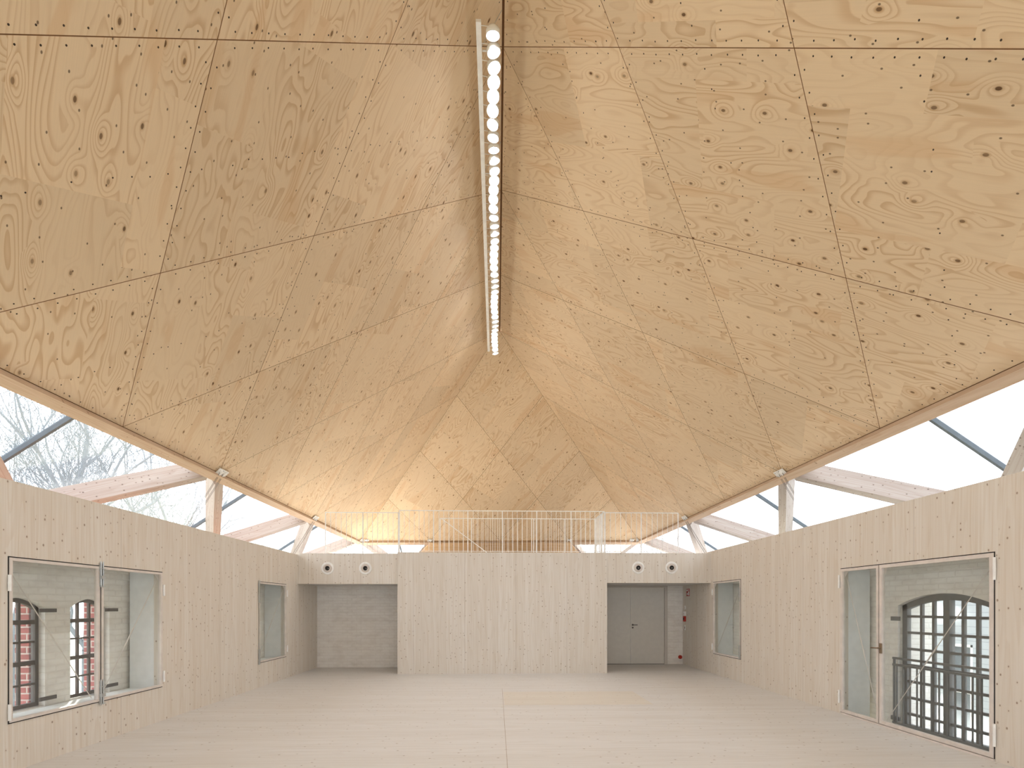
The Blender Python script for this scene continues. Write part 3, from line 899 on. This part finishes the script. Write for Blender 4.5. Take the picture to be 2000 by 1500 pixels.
def node(side, k):
    return eave_pt(-1 if side == 'left' else 1, 0, k) + V((0, 0, -0.03))
pos_words = {-1: 'nearest', 1: 'second', 3: 'third', 5: 'corner'}
for side in ('left', 'right'):
    for k in (-3, -1, 1, 3, 5):
        P = node(side, k)
        w = {-3: 'behind the viewer', -1: 'beside the viewer', 1: 'nearest in view', 3: 'beside the gallery', 5: 'at the far corner'}[k]
        bracket(side, P, 'white steel bracket on the %s eaves %s' % (side, w) if k != 1 else 'white steel bracket on the %s eaves, the largest in view' % side)
        strut(side, P, -1, '%s side timber strut reaching towards the viewer from the bracket %s' % (side, w))
        if k < 5:
            strut(side, P, 1, '%s side timber strut reaching away from the viewer at the bracket %s' % (side, w), k=(1.74 if side == 'left' else 1.53) if k == -1 else 1.85)
for end in ('back',):
    p, q = eave_edge(end)
    names = ('left corner', 'left inner', 'right inner', 'right corner')
    for i, rr in enumerate((-2, -1, 1, 2)):
        P = p.lerp(q, (rr + 2) / 4) + V((0, 0, -0.03))
        B = P + V((0.28 if rr == -2 else -0.28 if rr == 2 else 0, 0, 0))
        bracket('back', B, 'white steel bracket on the far eaves, %s' % names[i], cables=False, pw=0.08)
        for sg in (1, -1):
            if (rr == -2 and sg < 0) or (rr == 2 and sg > 0): continue
            if (rr == -1 and sg > 0) or (rr == 1 and sg < 0): continue
            strut('back', P, sg, 'timber strut of the far eaves at the %s bracket' % names[i], k=0.78)
# solid plywood infill in the middle of the far eaves
p, q = eave_edge('back')
a, b = p.lerp(q, 0.25), p.lerp(q, 0.75)
d = OUT['back'] * RUN
n = plane_n('back')
mb = MB()
mb.hexa([a - n * 0.1, b - n * 0.1, b - n * 0.1 + d + V((1.42, 0, 0)), a - n * 0.1 + d - V((1.42, 0, 0)), a, b, b + d + V((1.42, 0, 0)), a + d - V((1.42, 0, 0))])
struct(mb.build('wall_gable', GABLEM), 'plywood infill below the middle of the far eaves', 'wall')

def glazing(name, side, label, bars):
    p, q = eave_edge(side)
    n = plane_n(side); out = OUT[side]; al = ALONG[side]
    off = n * 0.36
    r = thing(name, p.lerp(q, 0.5), label, 'skylight', kind='structure')
    run = RUN + 0.1
    c = [p + off, q + off, q + off + out * run, p + off + out * run]
    ext = run * 0.97
    if side in ('left', 'right'):
        c[2] = c[2] + V((0, ext, 0)); c[3] = c[3] - V((0, ext, 0))
    else:
        c[2] = c[2] + V((ext, 0, 0)); c[3] = c[3] - V((ext, 0, 0))
    MB().add(c + [v + n * 0.012 for v in c], [(0, 1, 2, 3), (4, 5, 6, 7), (0, 1, 5, 4), (2, 3, 7, 6)]).build('pane', SKYPANE, r)
    for y in bars:
        P = V((p.x, y, p.z)) if side in ('left', 'right') else V((y, p.y, p.z))
        P = P + off - n * 0.02
        MB().beam(P, P + out * run, 0.05, 0.07, n).build('glazing_bar', BARM, r)
    E0, E1 = c[3] - n * 0.05, c[2] - n * 0.05
    MB().beam(E0, E1, 0.1, 0.1, n).build('sill_rail', BARM, r)
glazing('window_7', 'left', 'long sloping glass skylight outside the left eaves', (-2.5, 2.4, 7.73, 12.95, 18.07))
glazing('window_8', 'right', 'long sloping glass skylight outside the right eaves', (-2.5, 2.4, 7.55, 12.76, 18.04))
glazing('window_9', 'back', 'sloping glass skylight outside the far eaves', (-4.05, 4.2))
glazing('window_10', 'front', 'sloping glass skylight behind the viewer', (-2.8, 0, 2.8))

# ---------------------------------------------------------------- long ceiling light under the ridge
LZ = 9.33
LX = -0.05
def ceiling_light(y0, n, label):
    y1 = y0 + 0.1 + 0.2225 * n - 0.17
    r = thing('ceiling_light', (LX, (y0 + y1) / 2, LZ), label, 'ceiling light')
    MB().box(-0.275, -0.205, y0, y1, LZ + 0.02, LZ + 0.06).build('rail', WHITEM, r)
    for k in range(5):
        y = y0 + 0.4 + k * (y1 - y0 - 0.65) / 4
        MB().tube((-0.24, y, LZ + 0.06), (XRDG - 0.02, y, ZRDG - 0.03), 0.004, n=6).build('suspension_wire', STEEL, r)
        MB().box(-0.2, 0.02, y - 0.01, y + 0.01, LZ + 0.055, LZ + 0.065).build('cross_bar', WHITEM, r)
    for k in range(n):
        y = y0 + 0.06 + k * 0.2225
        ph = k * 0.82
        tx, ty = 0.26 * math.sin(ph), 0.34 * math.cos(ph * 0.93)
        ax = V((tx, ty - 0.12, -1)).normalized()
        c = V((LX, y, LZ - 0.02))
        mb = MB().lathe(c, ax, [(0.0, -0.045), (0.05, -0.045), (0.08, -0.012), (0.092, 0.0), (0.094, 0.065), (0.090, 0.065), (0.086, 0.0), (0.082, 0.0)], 20)
        lamp = mb.build('lamp', WHITEM, r, True)
        MB().lathe(c, ax, [(0.0, 0.010), (0.05, 0.008), (0.082, 0.001)], 20).build('disc', LAMPM, lamp)
        MB().tube((-0.21, y, LZ + 0.04), c - ax * 0.04, 0.005, n=6).build('arm', WHITEM, lamp)
ceiling_light(7.0, 41, 'long white ceiling light with a row of glowing disc lamps under the ridge')
ceiling_light(0.5, 20, 'added unseen row of disc lamps above the viewer for more light')  # unseen lamps, added to brighten the side walls

# ---------------------------------------------------------------- outdoors
g = plain('winter_grass', rgb(150, 148, 128), 0.95, var=0.25)
struct(MB().box(-90, 90, -40, 120, -2.7, -2.5).build('ground', g), 'winter grass outside', 'ground')

def tree(x, y, h, r0, label, seed, spread=1.0, lean=(0, 0)):
    rnd = random.Random(seed)
    root = thing('bare_tree', (x, y, -2.5), label, 'tree', 'bare winter trees outside')
    tr, br = MB(), MB()
    def grow(p, d, L, r, depth):
        mb = tr if depth < 1 else br
        n = 4 if depth < 3 else 3
        cur, dd = p, d
        for i in range(n):
            dd = (dd + V((rnd.uniform(-1, 1), rnd.uniform(-1, 1), rnd.uniform(-0.5, 0.8))) * (0.16 + 0.05 * depth)).normalized()
            nx = cur + dd * (L / n)
            ra, rb = r * (1 - 0.5 * i / n), r * (1 - 0.5 * (i + 1) / n)
            mb.tube(cur, nx, ra, rb, 7 if depth < 2 else 4 if depth < 4 else 3, caps=False)
            cur = nx
            if depth < 5 and (depth > 0 or i >= 1):
                for _ in range(1 if depth < 1 else rnd.choice((0, 1, 1))):
                    nd = (dd * 0.6 + V((rnd.uniform(-1, 1), rnd.uniform(-1, 1), rnd.uniform(-0.15, 0.7))) * spread).normalized()
                    grow(cur, nd, L * rnd.uniform(0.5, 0.75), max(0.008, rb * rnd.uniform(0.5, 0.7)), depth + 1)
        if depth < 5:
            for _ in range(2):
                nd = (dd + V((rnd.uniform(-1, 1), rnd.uniform(-1, 1), rnd.uniform(-0.1, 0.6))) * 0.7 * spread).normalized()
                grow(cur, nd, L * rnd.uniform(0.55, 0.8), max(0.008, r * 0.5 * rnd.uniform(0.65, 0.95)), depth + 1)
    grow(V((x, y, -2.6)), V((lean[0], lean[1], 1)).normalized(), h * 0.42, r0, 0)
    tr.build('trunk', BARK, root, True)
    br.build('branches', BARK2, root, True)

tree(-16.5, 18.3, 15, 0.30, 'bare tree at the left edge of the photo, outside the near left skylight', 3, 0.9, (0.05, 0.1))
tree(-14, 18.6, 13, 0.22, 'bare tree crossed by the glazing bar of the near left skylight', 11, 0.9)
tree(-19, 26.5, 15, 0.24, 'straight bare tree right of the glazing bar of the near left skylight', 21, 0.8)
tree(-15, 23.6, 14, 0.22, 'bare tree above the broad strut of the nearest left bracket, outside', 5, 0.9)
tree(-22, 38, 14, 0.2, 'faint bare tree between strut and post of the nearest left bracket, outside', 33)
tree(-24, 54, 12, 0.2, 'small faint bare tree beyond the second bay of the left skylight', 17)
tree(6, 40, 11, 0.2, 'bare tree beyond the far skylight, left of the right corner bracket', 8)
tree(10, 43, 11, 0.2, 'bare tree beyond the far right corner bracket', 9)
tree(16.5, 48, 13, 0.2, 'bare tree beyond the last bay of the right skylight', 10)

# neighbouring white boarded building seen through the arched window on the right
def clap():
    m = Mat('white_clapboard')
    x, y, z = m.sep(m.pos())
    f = m.M('FRACT', m.M('MULTIPLY', z, 6.0))
    c = m.mix(m.M('MULTIPLY', m.M('LESS_THAN', f, 0.1), 0.5), rgb(172, 178, 184), rgb(118, 124, 130))
    return m.bsdf(c, 0.6)
r = thing('neighbour_building', (12, 12, -2.5), 'white boarded building outside, seen through the wide arched window on the right', 'building')
CL = clap()
mb = MB(); wall_grid(mb, 'X', 11.0, 11.2, 5.0, 26.0, -2.5, 3.2, [(11.95, 12.6, -1.6, 0.75), (10.6, 11.1, -1.6, 0.75)])
mb.build('wall', CL, r)
MB().hexa([(10.8, 4.8, 3.2), (14.5, 4.8, 3.9), (14.5, 26.2, 3.9), (10.8, 26.2, 3.2), (10.8, 4.8, 3.3), (14.5, 4.8, 4.0), (14.5, 26.2, 4.0), (10.8, 26.2, 3.3)]).build('roof', IRONM, r)
for a, b in ((11.95, 12.6), (10.6, 11.1)):
    w = MB()
    w.box(11.0, 11.1, a, a + 0.06, -1.6, 0.75); w.box(11.0, 11.1, b - 0.06, b, -1.6, 0.75); w.box(11.0, 11.1, a, b, 0.69, 0.75); w.box(11.0, 11.1, a, b, -1.6, -1.54); w.box(11.0, 11.1, a, b, -0.4, -0.35)
    f = w.build('window', WHITEM, r)
    MB().box(11.06, 11.08, a + 0.06, b - 0.06, -1.54, 0.69).build('pane', BARM, f)
